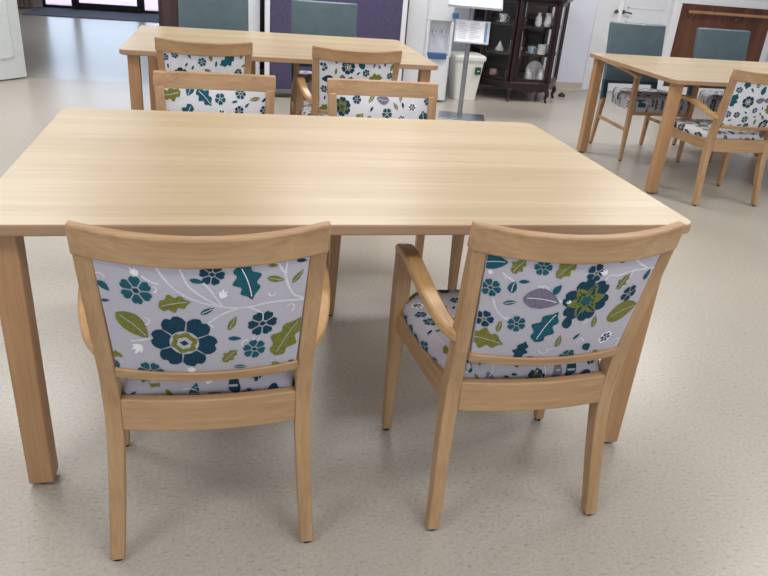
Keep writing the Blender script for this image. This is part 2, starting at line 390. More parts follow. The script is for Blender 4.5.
def floral_chair(label, loc, rz=0, back=None, seed=1, group='floral armchairs with pale wood frames', scale=(1, 1, 1)):
    t = thing('armchair', label, 'chair', loc, rz, group)
    t.scale = scale; fabs = FABS if back is not None else FABS_LIT
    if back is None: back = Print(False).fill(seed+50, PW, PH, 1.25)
    chair_back_panel(t, back, seed+90, fabs)
    chair_seat(t, seed, fabs=fabs)
    # rear legs running up into the back posts
    for s in (-1, 1):
        rings = []
        for k in range(24):
            z = .008+k/23*(.806-.008)
            hx = lerp_tab([(0, .0162), (.35, .0180), (.8, .0175)], z); hy = lerp_tab([(0, .016), (.35, .022), (.45, .022), (.8, .014)], z)
            rings.append(rect_ring(Vector((s*(lerp_tab([(0, .239), (.15, .231), (.35, .2235), (.5, .2235), (.8, .2355)], z)-hx), yb(z)+hy, z)), hx, hy))
        lg = mesh_obj('leg', nrm(sweep(B(), rings)), M['wood_z'], t, bevel=.003)
        glide(lg, s*.2228, -.234)
    # front legs
    for s in (-1, 1):
        rings = []
        for k in range(8):
            z = .008+k/7*(.594-.008)
            hx = .013+.008*min(1, z/.45); hy = .014+.011*min(1, z/.45)
            rings.append(rect_ring(Vector((s*lerp_tab([(0, .254), (.6, .246)], z), lerp_tab([(0, .193), (.6, .203)], z), z)), hx, hy))
        lg = mesh_obj('leg', nrm(sweep(B(), rings)), M['wood_z'], t, bevel=.003)
        glide(lg, s*.254, .193)
    # rails
    mesh_obj('top_rail', arch(-.239, .239, .798, .862, lambda x, z: yb(z)-.003+bow(x, z), .028, 24, 1), M['wood_x'], t, bevel=.004)
    mesh_obj('lower_rail', arch(-.188, .188, .506, .530, lambda x, z: yb(z)+.001+bow(x, z), .026, 20, 1), M['wood_x'], t, bevel=.003)
    mesh_obj('rear_apron', arch(-.188, .188, .350, .431, lambda x, z: -.208-.020*(1-(x/.2)**2), .024, 12), M['wood_x'], t, bevel=.003)
    mesh_obj('front_apron', boxm(-.234, .234, .188, .208, .380, .416), M['wood_x'], t, bevel=.003)
    for s in (-1, 1):
        rings = []
        for k in range(8):
            f = k/7; y = -.185+f*(.19+.185); x = s*(.206+.038*f)
            rings.append([Vector((x-.011, y, .352)), Vector((x+.011, y, .352)), Vector((x+.011, y, .416)), Vector((x-.011, y, .416))])
        mesh_obj('side_apron', nrm(sweep(B(), rings)), M['wood_y'], t, bevel=.003)
    # arms
    for s in (-1, 1):
        path = cat_rom([(.212, -.226, .564), (.236, -.178, .575), (.253, -.10, .600), (.260, .0, .621), (.256, .10, .624), (.249, .19, .608), (.244, .240, .584)], 5)
        rings = []
        for i, p in enumerate(path):
            f = i/(len(path)-1)
            w = .016+.006*sin(pi*min(1, f*1.15)*.62)
            if i == len(path)-1: w *= .75
            d = (path[min(i+1, len(path)-1)]-path[max(i-1, 0)]).normalized()
            sd = Vector((d.y, -d.x, 0)).normalized(); up = sd.cross(d)
            c = Vector((p.x, p.y, p.z))
            h = .0135 if 0 < i < len(path)-1 else .011
            r = [c-sd*w-up*h, c+sd*w-up*h, c+sd*w+up*h, c-sd*w+up*h]
            rings.append([Vector((s*q.x, q.y, q.z)) for q in r])
        mesh_obj('armrest', nrm(sweep(B(), rings)), M['arm'], t, bevel=.006)
    return t
G1 = 'floral armchairs with pale wood frames'
floral_chair('near left armchair at the front table, large dark teal flower on its back', (.515, 0, 0), 0, P_LEFT, 1)
floral_chair('near right armchair at the big front table, grey leaf and olive bloom on its back', (1.285, 0, 0), 0, P_RIGHT, 2)
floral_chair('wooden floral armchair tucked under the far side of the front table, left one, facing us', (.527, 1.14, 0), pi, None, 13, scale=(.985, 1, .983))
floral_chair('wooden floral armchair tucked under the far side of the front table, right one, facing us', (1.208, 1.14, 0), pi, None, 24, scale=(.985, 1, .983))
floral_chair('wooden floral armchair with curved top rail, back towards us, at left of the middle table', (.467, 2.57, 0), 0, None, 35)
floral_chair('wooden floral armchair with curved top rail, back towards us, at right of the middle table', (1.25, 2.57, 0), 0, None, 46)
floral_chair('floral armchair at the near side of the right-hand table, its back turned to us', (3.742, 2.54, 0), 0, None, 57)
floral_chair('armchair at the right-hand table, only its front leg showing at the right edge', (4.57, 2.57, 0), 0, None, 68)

# ------------------------------------------------------------------ teal high-backed armchair (faces +y)
def teal_chair(label, loc, rz, seed):
    t = thing('high_back_armchair', label, 'chair', loc, rz, 'teal vinyl high-back armchairs with floral seats')
    bl = [(.40, -.285), (.60, -.315), (.96, -.375)]
    def yy(z): return lerp_tab(bl, z)
    bm = B(); rings = []
    for k in range(9):
        z = .525+k/8*(.957-.525); e = .006*sin(pi*k/8)
        rings.append([Vector((-.243, yy(z), z)), Vector((-.243, yy(z)+.04, z)), Vector((-.12, yy(z)+.05+e, z)), Vector((.12, yy(z)+.05+e, z)), Vector((.243, yy(z)+.04, z)), Vector((.243, yy(z), z))])
    mesh_obj('backrest', nrm(sweep(bm, rings)), M['vinyl'], t, bevel=.010, sharp=50)
    for s in (-1, 1):
        rings = [rect_ring(Vector((s*.222, yy(z)+.02, z)), .020, .019) for z in (.37, .45, .53)]
        mesh_obj('back_post', nrm(sweep(B(), rings)), M['vinyl_d'], t, bevel=.004)
    mesh_obj('cross_bar', boxm(-.21, .21, yy(.53)+.003, yy(.53)+.036, .500, .530), M['vinyl_d'], t, bevel=.004)
    chair_seat(t, seed, .382, .488, wide=1.07)
    for s in (-1, 1):
        rings = [rect_ring(Vector((s*lerp_tab([(0, .236), (.38, .222)], z), lerp_tab([(0, -.295), (.38, -.262)], z), z)), .012+.006*z/.38, .013+.007*z/.38) for z in (.008, .15, .28, .385)]
        lg = mesh_obj('leg', nrm(sweep(B(), rings)), M['wood_z'], t, bevel=.003); glide(lg, s*.236, -.295)
        rings = [rect_ring(Vector((s*.252, lerp_tab([(0, .238), (.64, .225)], z), z)), .011+.006*min(1, z/.38), .013+.006*min(1, z/.38)) for z in (.008, .2, .4, .635)]
        lg = mesh_obj('leg', nrm(sweep(B(), rings)), M['wood_z'], t, bevel=.003); glide(lg, s*.252, .238)
        rings = []
        for k in range(11):
            f = k/10; y = -.285+f*(.255+.285); x = s*(.240+.014*min(1, f*1.6)); z = .668-.035*f+.008*sin(pi*f)
            rings.append([Vector((x-.019, y, z-.012)), Vector((x+.019, y, z-.012)), Vector((x+.019, y, z+.012)), Vector((x-.019, y, z+.012))])
        mesh_obj('armrest', nrm(sweep(B(), rings)), M['arm'], t, bevel=.005)
        rings = [[Vector((s*(.228+.022*f)+a, -.275+.50*f, .235+b)) for a, b in ((-.008, -.012), (.008, -.012), (.008, .012), (-.008, .012))] for f in (0, .5, 1)]
        mesh_obj('stretcher', nrm(sweep(B(), rings)), M['wood_y'], t, bevel=.002)
    mesh_obj('front_apron', boxm(-.25, .25, .205, .225, .35, .388), M['wood_x'], t, bevel=.002)
    return t
teal_chair('teal high-back armchair behind the middle table, before the dark brown door', (.50, 3.67, 0), pi, 71)
teal_chair('teal high-back armchair behind the middle table, right one, in front of the purple screen', (1.295, 3.67, 0), pi, 82)
teal_chair('teal high-back armchair behind the right-hand table, in front of the white door', (3.80, 3.58, 0), pi, 93)
teal_chair('teal high-back armchair behind the right-hand table, in front of the brown panel', (4.60, 3.60, 0), pi, 104)

# ------------------------------------------------------------------ tables
def rounded_rect(x0, x1, y0, y1, r, n=6):
    P = []
    for cx, cy, a in ((x1-r, y0+r, -pi/2), (x1-r, y1-r, 0), (x0+r, y1-r, pi/2), (x0+r, y0+r, pi)):
        for k in range(n+1):
            t = a+k/n*pi/2; P.append((cx+r*cos(t), cy+r*sin(t)))
    return P
def table(label, x, y, W=1.781, D=1.162, rz=0):
    t = thing('dining_table', label, 'table', (x, y, 0), rz, 'rectangular oak-look dining tables')
    bm = B(); h, th = .75, .027
    R = rounded_rect(0, W, 0, D, .045)
    R2 = rounded_rect(.003, W-.003, .003, D-.003, .043)
    lv = [(R2, h-th), (R, h-th+.003), (R, h-.003), (R2, h)]
    rings = [[bm.verts.new((px, py, z)) for px, py in P] for P, z in lv]
    n = len(R)
    for a, b in zip(rings, rings[1:]):
        for i in range(n): bm.faces.new((a[i], a[(i+1) % n], b[(i+1) % n], b[i])).material_index = 1
    bm.faces.new(rings[0][::-1]).material_index = 1; bm.faces.new(rings[-1]).material_index = 0
    mesh_obj('table_top', bm, [M['top'], M['edge']], t, sharp=30)
    i, w = .039, .062
    for lx in (i, W-i-w):
        for ly in (i, D-i-w):
            bm = B(); c = Vector((lx+w/2, ly+w/2, 0))
            sweep(bm, [rect_ring(c+Vector((0, 0, z)), w/2, w/2) for z in (.010, .35, h-th)])
            lg = mesh_obj('leg', nrm(bm), M['leg'], t, bevel=.004)
            g = B(); lathe(g, [(.020, 0), (.021, .004), (.021, .011)], 16, (c.x, c.y, 0)); mesh_obj('foot_glide', g, M['glide'], lg)
    return t
table('large oak-look rectangular table in the foreground with four floral armchairs', 0, 0)
table('oak-look rectangular table in the middle, before the purple screen', .0125, 2.595, rz=-.007)
table('oak-look rectangular table at the right, seen corner on beyond the front table', 3.278, 2.487, rz=.01)

# ------------------------------------------------------------------ room shell
def floor_mat(name, base, rough, spk=1.0):
    m, nt, b = new_mat(name)
    tc = N(nt, 'ShaderNodeTexCoord')
    big = N(nt, 'ShaderNodeTexNoise'); big.inputs['Scale'].default_value = 1.3; big.inputs['Detail'].default_value = 3
    fine = N(nt, 'ShaderNodeTexNoise'); fine.inputs['Scale'].default_value = 95; fine.inputs['Detail'].default_value = 6; fine.inputs['Roughness'].default_value = .7
    mp = N(nt, 'ShaderNodeMapping'); mp.inputs['Scale'].default_value = (.45, 1, 1)
    nt.links.new(tc.outputs['Object'], mp.inputs['Vector'])
    fl = N(nt, 'ShaderNodeTexNoise'); fl.inputs['Scale'].default_value = 120; fl.inputs['Detail'].default_value = 2
    nt.links.new(mp.outputs['Vector'], fl.inputs['Vector'])
    for n in (big, fine): nt.links.new(tc.outputs['Object'], n.inputs['Vector'])
    r1 = ramp(nt, [(.32, srgb(*[x*.90 for x in base])), (.62, srgb(*base)), (.75, srgb(*[min(255, x*1.05) for x in base]))])
    nt.links.new(fine.outputs['Fac'], r1.inputs['Fac'])
    r2 = ramp(nt, [(.61, (0, 0, 0, 1)), (.68, (1, 1, 1, 1))])
    nt.links.new(fl.outputs['Fac'], r2.inputs['Fac'])
    mul = N(nt, 'ShaderNodeMath', operation='MULTIPLY'); mul.inputs[1].default_value = .55*spk
    nt.links.new(r2.outputs['Color'], mul.inputs[0])
    mx = N(nt, 'ShaderNodeMix', data_type='RGBA'); mx.inputs['B'].default_value = srgb(160, 138, 112)
    nt.links.new(mul.outputs[0], mx.inputs['Factor']); nt.links.new(r1.outputs['Color'], mx.inputs['A'])
    mx2 = N(nt, 'ShaderNodeMix', data_type='RGBA', blend_type='MULTIPLY'); mx2.inputs['Factor'].default_value = 1
    r3 = ramp(nt, [(.3, (.94, .94, .93, 1)), (.7, (1, 1, 1, 1))]); nt.links.new(big.outputs['Fac'], r3.inputs['Fac'])
    nt.links.new(mx.outputs['Result'], mx2.inputs['A']); nt.links.new(r3.outputs['Color'], mx2.inputs['B'])
    nt.links.new(mx2.outputs['Result'], b.inputs['Base Color'])
    b.inputs['Roughness'].default_value = rough
    bp = N(nt, 'ShaderNodeBump'); bp.inputs['Strength'].default_value = .015; bp.inputs['Distance'].default_value = .002
    nt.links.new(fine.outputs['Fac'], bp.inputs['Height']); nt.links.new(bp.outputs['Normal'], b.inputs['Normal'])
    return m
FL1 = floor_mat('speckled_vinyl_floor', (194, 188, 178), .29)
FL2 = floor_mat('polished_corridor_floor', (190, 187, 181), .25, .7)
WALL = plain('white_wall_paint', (226, 229, 244), .6, noise=.01, nscale=6)
WALLC = plain('corridor_wall_paint', (190, 178, 168), .6, noise=.02)
GLOSSW = plain('white_gloss_paint', (232, 234, 240), .3, noise=.01)
CEIL = plain('ceiling_paint', (236, 236, 234), .8, noise=.01)
DARKB = wood('dark_brown_wood', (48, 32, 34), (70, 48, 50), 'z', .35)
COVE = plain('beige_vinyl_coving', (190, 182, 168), .45, noise=.02)
YB, HC = 6.4, 2.7
struct('floor', boxm(-3.2, 9, -4, 5.76, -.1, 0), FL1)
struct('floor_corridor', boxm(-3.2, 2.2, 5.76, 12.9, -.1, 0), FL2)
struct('floor_recess', boxm(2.2, 9, 5.76, YB+.1, -.1, 0), FL1)
struct('ceiling', boxm(-3.2, 9, -4, 13, HC, HC+.1), CEIL)
struct('wall_right', boxm(9, 9.1, -4, YB, 0, HC), WALL)
struct('wall_back', boxm(2.2, 9.1, YB, YB+.1, 0, HC), WALL)
struct('wall_left', boxm(-3.3, -3.2, -4, 13, 0, HC), WALL)
bm = B(); box(bm, 2.275, 2.46, 5.42, YB, 0, HC)
struct('wall_pillar', bm, GLOSSW, bevel=.004)
struct('wall_corridor_right', boxm(2.2, 2.27, YB+.1, 12.9, 0, HC), DARKB)
# coved skirting along the back wall
bm = B(); pr = [(0, 0), (-.030, 0), (-.030, .004), (-.016, .010), (-.008, .022), (-.006, .085), (0, .088)]
sweep(bm, [[Vector((x, YB+dy, z)) for dy, z in pr] for x in (2.46, 4.70)]); struct('baseboard_back', nrm(bm), COVE)
bm = B(); sweep(bm, [[Vector((x, YB+dy, z)) for dy, z in pr] for x in (7.05, 9)]); struct('baseboard_back_right', nrm(bm), COVE)

# white double door at the back wall
bm = B(); yF = YB-.010
box(bm, 4.70, 4.985, yF, YB, .01, 2.05); box(bm, 5.0, 5.62, yF, YB, .01, 2.05)
dr = struct('door_1', bm, GLOSSW, bevel=.003)
mesh_obj('meeting_stile', boxm(4.965, 5.015, yF-.012, yF, .01, 2.05), plain('bright_white', (250, 250, 252), .25, noise=0), dr, bevel=.003)
bm = B(); box(bm, 5.62, 5.69, YB-.04, YB, 0, 2.12); box(bm, 4.70, 5.69, YB-.04, YB, 2.05, 2.12)
mesh_obj('door_frame', bm, GLOSSW, dr, bevel=.003)
for a, b, c, d in ((5.08, 5.52, .22, .80), (5.08, 5.52, .94, 1.9)):
    bm = B()
    box(bm, a, b, yF-.006, yF, c, c+.012); box(bm, a, b, yF-.006, yF, d-.012, d); box(bm, a, a+.012, yF-.006, yF, c, d); box(bm, b-.012, b, yF-.006, yF, c, d)
    mesh_obj('panel_moulding', bm, GLOSSW, dr)
STEEL = plain('brushed_steel', (150, 150, 156), .3, metal=1, noise=.04)
DSTEEL = plain('dark_handle_metal', (96, 96, 104), .35, metal=.6)
for cx, s in ((4.945, -1), (5.035, 1)):
    bm = B(); lathe(bm, [(.022, 0), (.022, .008)], 14)
    for v in bm.verts: v.co = Vector((cx+v.co.x, yF-v.co.z, .895+v.co.y))
    tube(bm, [(cx, yF, .895), (cx, yF-.045, .895), (cx+s*.03, yF-.05, .895), (cx+s*(.05 if s < 0 else .08), yF-.05, .885)], .009)
    mesh_obj('door_handle', nrm(bm), DSTEEL, dr)

# brown panel with a pale wooden rail, in a white surround
MAH = wood('mahogany_board', (84, 48, 34), (116, 72, 52), 'z', .4, band=7, stretch=.12)
t = thing('wall_panel', 'mahogany-brown board with a pale wooden rail in a white surround, right of the white door', 'panel', (5.655, YB-.05, 0))
mesh_obj('board', boxm(.08, 1.31, .012, .045, .10, 1.035), MAH, t, bevel=.004)
bm = B(); box(bm, -.005, .08, 0, .048, 0, 1.12); box(bm, 1.31, 1.39, 0, .048, 0, 1.12); box(bm, .08, 1.31, 0, .048, 1.035, 1.12); box(bm, .08, 1.31, 0, .048, 0, .10)
mesh_obj('surround', bm, plain('white_surround_paint', (246, 247, 252), .3, noise=0), t, bevel=.004)
bm = B(); rings = [[Vector((x, -.055+a, .955+b)) for a, b in ((-.012, -.015), (.012, -.015), (.014, .015), (-.014, .015))] for x in (.15, .7, 1.24)]
mesh_obj('rail', nrm(sweep(bm, rings)), wood('pale_rail', (176, 130, 92), (200, 156, 116), 'x'), t, bevel=.005)
for x in (.23, .84):
    bm = B(); tube(bm, [(x, .014, .895), (x, -.03, .895), (x, -.052, .942)], .006); lathe(bm, [(.016, 0), (.016, .006)], 12, (0, 0, 0))
    for v in bm.verts[-24:]: v.co = Vector((x+v.co.x, .012-v.co.z, .895+v.co.y))
    mesh_obj('bracket', nrm(bm), STEEL, t)

# open white panelled door leaf at left
p0, p1 = Vector((-1.235, 5.76, 0)), Vector((-1.80, 5.04, 0)); dd = (p1-p0); L = dd.length
dr = bpy.data.objects.new('door_2', None); link(dr); dr.location = p0; dr.rotation_euler = (0, 0, atan2(dd.y, dd.x)); dr['kind'] = 'structure'
WD = plain('white_door_paint', (214, 220, 222), .35, noise=.01)
mesh_obj('door_leaf', boxm(0, L, -.022, .022, .012, 2.05), WD, dr, bevel=.003)
for z0, z1 in ((.19, .95), (1.08, 1.92)):
    bm = B(); a, b = .115, L-.115
    for s in (-1, 1):
        y0, y1 = (.022, .032) if s > 0 else (-.032, -.022)
        box(bm, a, b, y0, y1, z0, z0+.022); box(bm, a, b, y0, y1, z1-.022, z1); box(bm, a, a+.022, y0, y1, z0, z1); box(bm, b-.022, b, y0, y1, z0, z1)
    mesh_obj('panel_moulding', bm, WD, dr, bevel=.003)
bm = B(); box(bm, -3.2, -1.84, 4.98, 5.06, 0, HC); struct('wall_left_return', bm, WALL)

# dark brown door and white post right of the corridor
bm = B(); box(bm, .035, .785, 5.48, 5.53, .01, HC); dr = struct('door_3', bm, DARKB)
bm = B()
for z0, z1 in ((.18, .95), (1.08, 2.0)): box(bm, .17, .65, 5.470, 5.482, z0, z1)
mesh_obj('panel_field', bm, DARKB, dr, bevel=.004)
struct('trim_1', boxm(.785, .895, 5.44, 5.54, 0, HC), GLOSSW, bevel=.003)
struct('wall_dark_opening', boxm(.035, 2.27, 6.9, 7.0, 0, HC), plain('dark_opening_shade', (42, 44, 56), .6))  # dark colour gives the opening behind the screen its shade
struct('wall_corridor_inner', boxm(0.0, .035, 5.53, 12, 0, HC), DARKB)
struct('wall_corridor_left', boxm(-2.95, -2.9, 5.06, 12, 0, HC), WALLC)

# ------------------------------------------------------------------ purple screen
PUR = plain('purple_grey_felt', (82, 78, 106), .9, noise=.12, nscale=140, spec=.1)
t = thing('partition_screen', 'free-standing purple-grey felt screen with white edge strips behind the middle table', 'screen', (.93, 5.28, 0))
mesh_obj('felt_panel', boxm(.045, 1.255, .01, .04, .075, 1.80), PUR, t, bevel=.003)
WS = plain('white_aluminium', (226, 228, 236), .3, noise=.01)
for x in (0.0, 1.255): mesh_obj('edge_strip', boxm(x, x+.045, 0, .05, .05, 1.82), WS, t, bevel=.004)
mesh_obj('bottom_rail', boxm(.045, 1.255, .002, .048, .045, .078), STEEL, t, bevel=.004)
mesh_obj('top_rail', boxm(.045, 1.255, 0, .05, 1.80, 1.83), WS, t, bevel=.004)
for x in (.02, 1.24): mesh_obj('foot', boxm(x, x+.04, -.16, .21, 0, .05), plain('dark_foot_metal', (70, 70, 80), .4, metal=.5), t, bevel=.006)

# ------------------------------------------------------------------ water dispenser
PLW = plain('white_plastic', (226, 230, 236), .3, noise=.01)
BLU = plain('blue_plastic', (62, 98, 150), .35, noise=.04)
t = thing('water_dispenser', 'white floor-standing water dispenser with a blue drip tray beside the white pillar', 'water dispenser', (2.585, 5.50, 0))
bm = B(); R = rounded_rect(-.125, .135, -.14, .16, .035, 5)
sweep(bm, [[Vector((x, y, z)) for x, y in R] for z in (.02, .2, .44)])
mesh_obj('lower_body', nrm(bm), PLW, t, bevel=.004)
bm = B(); sweep(bm, [[Vector((x, y, z)) for x, y in R] for z in (.76, .9, 1.04)])
mesh_obj('upper_body', nrm(bm), PLW, t, bevel=.006)
bm = B(); box(bm, -.125, .135, -.06, .16, .44, .76); box(bm, -.125, -.10, -.135, -.06, .44, .76); box(bm, .11, .135, -.135, -.06, .44, .76)
mesh_obj('alcove', bm, PLW, t, bevel=.003)
bm = B(); Rt = [(-.095, -.10)]+[(-.095*cos(k/10*pi), -.135-.035*sin(k/10*pi)) for k in range(11)]+[(.095, -.10)]
sweep(bm, [[Vector((x, y, z)) for x, y in Rt] for z in (.415, .470)]); mesh_obj('drip_tray', nrm(bm), BLU, t, bevel=.004)
for x in (-.045, .05):
    bm = B(); tube(bm, [(x, -.06, .66), (x, -.11, .66), (x, -.125, .62)], [.014, .014, .010]); mesh_obj('tap', nrm(bm), plain('grey_tap', (170, 176, 188), .3), t)
mesh_obj('tap_lever', boxm(.112, .160, -.190, -.138, .795, .845), BLU, t, bevel=.006)

# ------------------------------------------------------------------ waste bin
t = thing('waste_bin', 'tapered white plastic waste bin with a small dark green label behind the sign stand', 'bin', (2.975, 5.63, 0))
bm = B(); rings = []
for z, hx, hy in ((0, .115, .105), (.40, .152, .14)): rings.append([Vector((x, y, z)) for x, y in rounded_rect(-hx, hx, -hy, hy, .03, 4)])
sweep(bm, rings); CRM = plain('cream_plastic', (238, 239, 234), .4, noise=.01)
mesh_obj('bin_body', nrm(bm), CRM, t, bevel=.003)
bm = B(); sweep(bm, [[Vector((x, y, z)) for x, y in rounded_rect(-hx, hx, -hy, hy, .035, 4)] for z, hx, hy in ((.395, .165, .154), (.43, .169, .158), (.445, .150, .138))])
mesh_obj('rim', nrm(bm), CRM, t, bevel=.003)
lb = mesh_obj('label_patch', nrm(sweep(B(), [[Vector((x, y, z)) for x, y in ((.06, -.160+.02*(0.36-z)-.002*0), (.115, -.160+.02*(.36-z)), (.115, -.12), (.06, -.12))] for z in (.265, .335)])), plain('dark_green_label', (30, 78, 66), .5), t)
mesh_obj('recycling_mark', nrm(sweep(B(), [[Vector((x, y, z)) for x, y in ((.078, -.1615), (.100, -.1615), (.100, -.155), (.078, -.155))] for z in (.295, .303)])), plain('label_white', (230, 235, 235), .6), lb)

# ------------------------------------------------------------------ sign stand
t = thing('sign_stand', 'silver pole stand on a flat square base carrying two white document holders', 'stand', (2.672, 4.735, 0), radians(-17))
mesh_obj('base_plate', boxm(-.19, .23, -.15, .15, 0, .008), plain('silver_base', (150, 158, 172), .3, metal=.7), t, bevel=.003)
bm = B(); lathe(bm, [(.022, .008), (.022, 1.0)], 18); mesh_obj('pole', bm, plain('silver_pole', (150, 152, 160), .35, metal=.6), t)
def holder(cz, w, h, tilt, name, y0=-.075):
    bm = B(); box(bm, -w/2, w/2, -.006, 0, -h/2, h/2); box(bm, -w/2, w/2, -.022, -.006, -h/2, -h/2+.012)
    mt = Matrix.Translation((.02, y0, cz)) @ Matrix.Rotation(-tilt, 4, 'X')
    bm.transform(mt); o = mesh_obj(name, bm, plain('clear_tray', (200, 208, 222), .25), t, bevel=.002); return o, mt
h1, m1 = holder(.745, .30, .20, radians(24), 'document_holder')
PAP = plain('paper_white', (238, 240, 248), .7, noise=.01)
GRY = plain('print_grey', (176, 184, 202), .7)
def sheet(parent, mt, x0, x1, z0, z1, lines, name='paper'):
    bm = B(); box(bm, x0, x1, -.009, -.0065, z0, z1); bm.transform(mt); p = mesh_obj(name, bm, PAP, parent)
    bm = B()
    for a, b, c, d in lines: box(bm, a, b, -.0098, -.009, c, d)
    if lines: bm.transform(mt); mesh_obj('printed_lines', bm, GRY, p)
ln = []
rr = random.Random(3)
for k in range(11):
    z = .078-k*.014
    ln.append((-.125, -.125+.05+rr.random()*.04, z-.002, z+.002)); ln.append((-.02, .02+rr.random()*.06, z-.002, z+.002))
sheet(h1, m1, -.135, .105, -.085, .09, ln)
mesh_obj('blue_strip', (lambda b: (box(b, .108, .128, -.0095, -.0065, -.08, .085), b.transform(m1), b)[2])(B()), plain('blue_tab', (110, 140, 185), .6), h1)
h2, m2 = holder(1.025, .46, .30, radians(55), 'lectern_tray', -.02)
sheet(h2, m2, -.21, -.005, -.13, .14, [(-.19, -.04, z, z+.004) for z in (.1, .07, .04, .01, -.02, -.05, -.08)])
sheet(h2, m2, .005, .21, -.13, .14, [(.03, .17, z, z+.004) for z in (.1, .07, .04, .01, -.02, -.05, -.08)])

# ------------------------------------------------------------------ display cabinet
CAB = wood('dark_mahogany', (30, 17, 20), (48, 28, 31), 'z', .3)
CABI = plain('cabinet_inside', (36, 26, 32), .6)
t = thing('display_cabinet', 'dark mahogany glass-fronted display cabinet with canted sides and white crockery', 'cabinet', (3.67, 5.96, 0))
foot = [(-.48, -.13), (-.225, -.43), (.20, -.44), (.42, -.13), (.42, .30), (-.48, .30)]
def inset(P, d):
    out = []; n = len(P)
    for i in range(n):
        a, b, c = Vector(P[i-1]), Vector(P[i]), Vector(P[(i+1) % n])
        e1, e2 = (b-a).normalized(), (c-b).normalized()
        n1, n2 = Vector((-e1.y, e1.x)), Vector((-e2.y, e2.x))
        m = (n1+n2).normalized(); q = b+m*d/max(.3, m.dot(n1)); out.append((q.x, q.y))
    return out
def slab(P, z0, z1): return nrm(sweep(B(), [[Vector((x, y, z)) for x, y in P] for z in (z0, z1)]))
mesh_obj('base', slab(foot, .125, .20), CAB, t, bevel=.006)
mesh_obj('cornice', (lambda b: (sweep(b, [[Vector((x, y, z)) for x, y in inset(foot, d)] for z, d in ((.975, 0), (.99, -.02), (1.02, -.05), (1.05, -.055))]), nrm(b))[1])(B()), CAB, t, bevel=.004)
for z in (.475, .745): mesh_obj('shelf', slab(inset(foot, .02), z-.014, z), CABI, t)
mesh_obj('back_board', boxm(-.47, .41, .285, .30, .20, .98), CABI, t)
for i in range(6):
    x, y = foot[i]; q = inset(foot, .02)[i]
    if i < 5 or True:
        mesh_obj('corner_post', nrm(sweep(B(), [rect_ring(Vector((q[0], q[1], z)), .021, .021) for z in (.20, .98)])), CAB, t, bevel=.003)
    o = Vector((q[0], q[1], 0)); d = Vector((x, y, 0)).normalized()
    lg = B(); tube(lg, cat_rom([o+Vector((0, 0, .13)), o+d*.018+Vector((0, 0, .09)), o+d*.002+Vector((0, 0, .045)), o+d*.014+Vector((0, 0, .012)), o+d*.022+Vector((0, 0, 0))], 4),
                   [.026]*3+[.024]*3+[.018]*3+[.014]*4+[.013]*2+[.015]*2, 8)
    mesh_obj('leg', nrm(lg), CAB, t)
bm = B(); pts = [(-.17, .125), (-.12, .105), (-.05, .112), (0, .09), (.06, .112), (.13, .105), (.18, .125)]
sweep(bm, [[Vector((x, -.435, z)), Vector((x, -.42, z)), Vector((x, -.42, .13)), Vector((x, -.435, .13))] for x, z in [(p.x, p.y) for p in cat_rom([(a, b, 0) for a, b in pts], 4)]])
mesh_obj('apron', nrm(bm), CAB, t)
GL, nt, b_ = new_mat('cabinet_glass')
b_.inputs['Base Color'].default_value = (1, 1, 1, 1); b_.inputs['Roughness'].default_value = .02
b_.inputs['Transmission Weight'].default_value = 1; b_.inputs['IOR'].default_value = 1.02
b_.inputs['Specular IOR Level'].default_value = .5; b_.inputs['Coat Weight'].default_value = .6; b_.inputs['Coat Roughness'].default_value = .02
for (i, j, nm) in ((0, 1, 'side_glass'), (1, 2, 'door'), (2, 3, 'side_glass')):
    P = inset(foot, .012); a, b2 = Vector((*P[i], 0)), Vector((*P[j], 0)); e = (b2-a).normalized(); n_ = Vector((e.y, -e.x, 0))
    a2, b3 = a+e*.03, b2-e*.03
    fr = B()
    def seg(p, q, z0, z1, th=.010):
        sweep(fr, [[p-n_*th+Vector((0, 0, z)), q-n_*th+Vector((0, 0, z)), q+n_*th+Vector((0, 0, z)), p+n_*th+Vector((0, 0, z))] for z in (z0, z1)])
    seg(a2, a2+e*.028, .205, .975); seg(b3-e*.028, b3, .205, .975); seg(a2, b3, .205, .235); seg(a2, b3, .945, .975)
    f = mesh_obj(nm, nrm(fr), CAB, t, bevel=.002)
    g = B(); sweep(g, [[a2-n_*.0015+Vector((0, 0, z)), b3-n_*.0015+Vector((0, 0, z)), b3+n_*.0015+Vector((0, 0, z)), a2+n_*.0015+Vector((0, 0, z))] for z in (.235, .945)])
    mesh_obj('glass_pane', nrm(g), GL, f)
    if nm == 'door':
        h = B(); tube(h, [a2+e*.014+n_*.02+Vector((0, 0, z)) for z in (.44, .50, .60, .70)], [.004, .007, .007, .004]); mesh_obj('handle', nrm(h), STEEL, f)
        h = B(); tube(h, [a2+e*.014+n_*.02+Vector((0, 0, z)) for z in (.83, .90, .97)], [.006, .008, .006]); mesh_obj('handle', nrm(h), STEEL, f)
CER = plain('white_ceramic', (232, 232, 236), .2, noise=.01)
CER2 = plain('pink_ceramic', (214, 180, 178), .3, noise=.02)
CER3 = plain('pale_blue_ceramic', (170, 196, 216), .3, noise=.02)
gp = 'white crockery in the display cabinet'
SH = {0: .200, 1: .475, 2: .745}
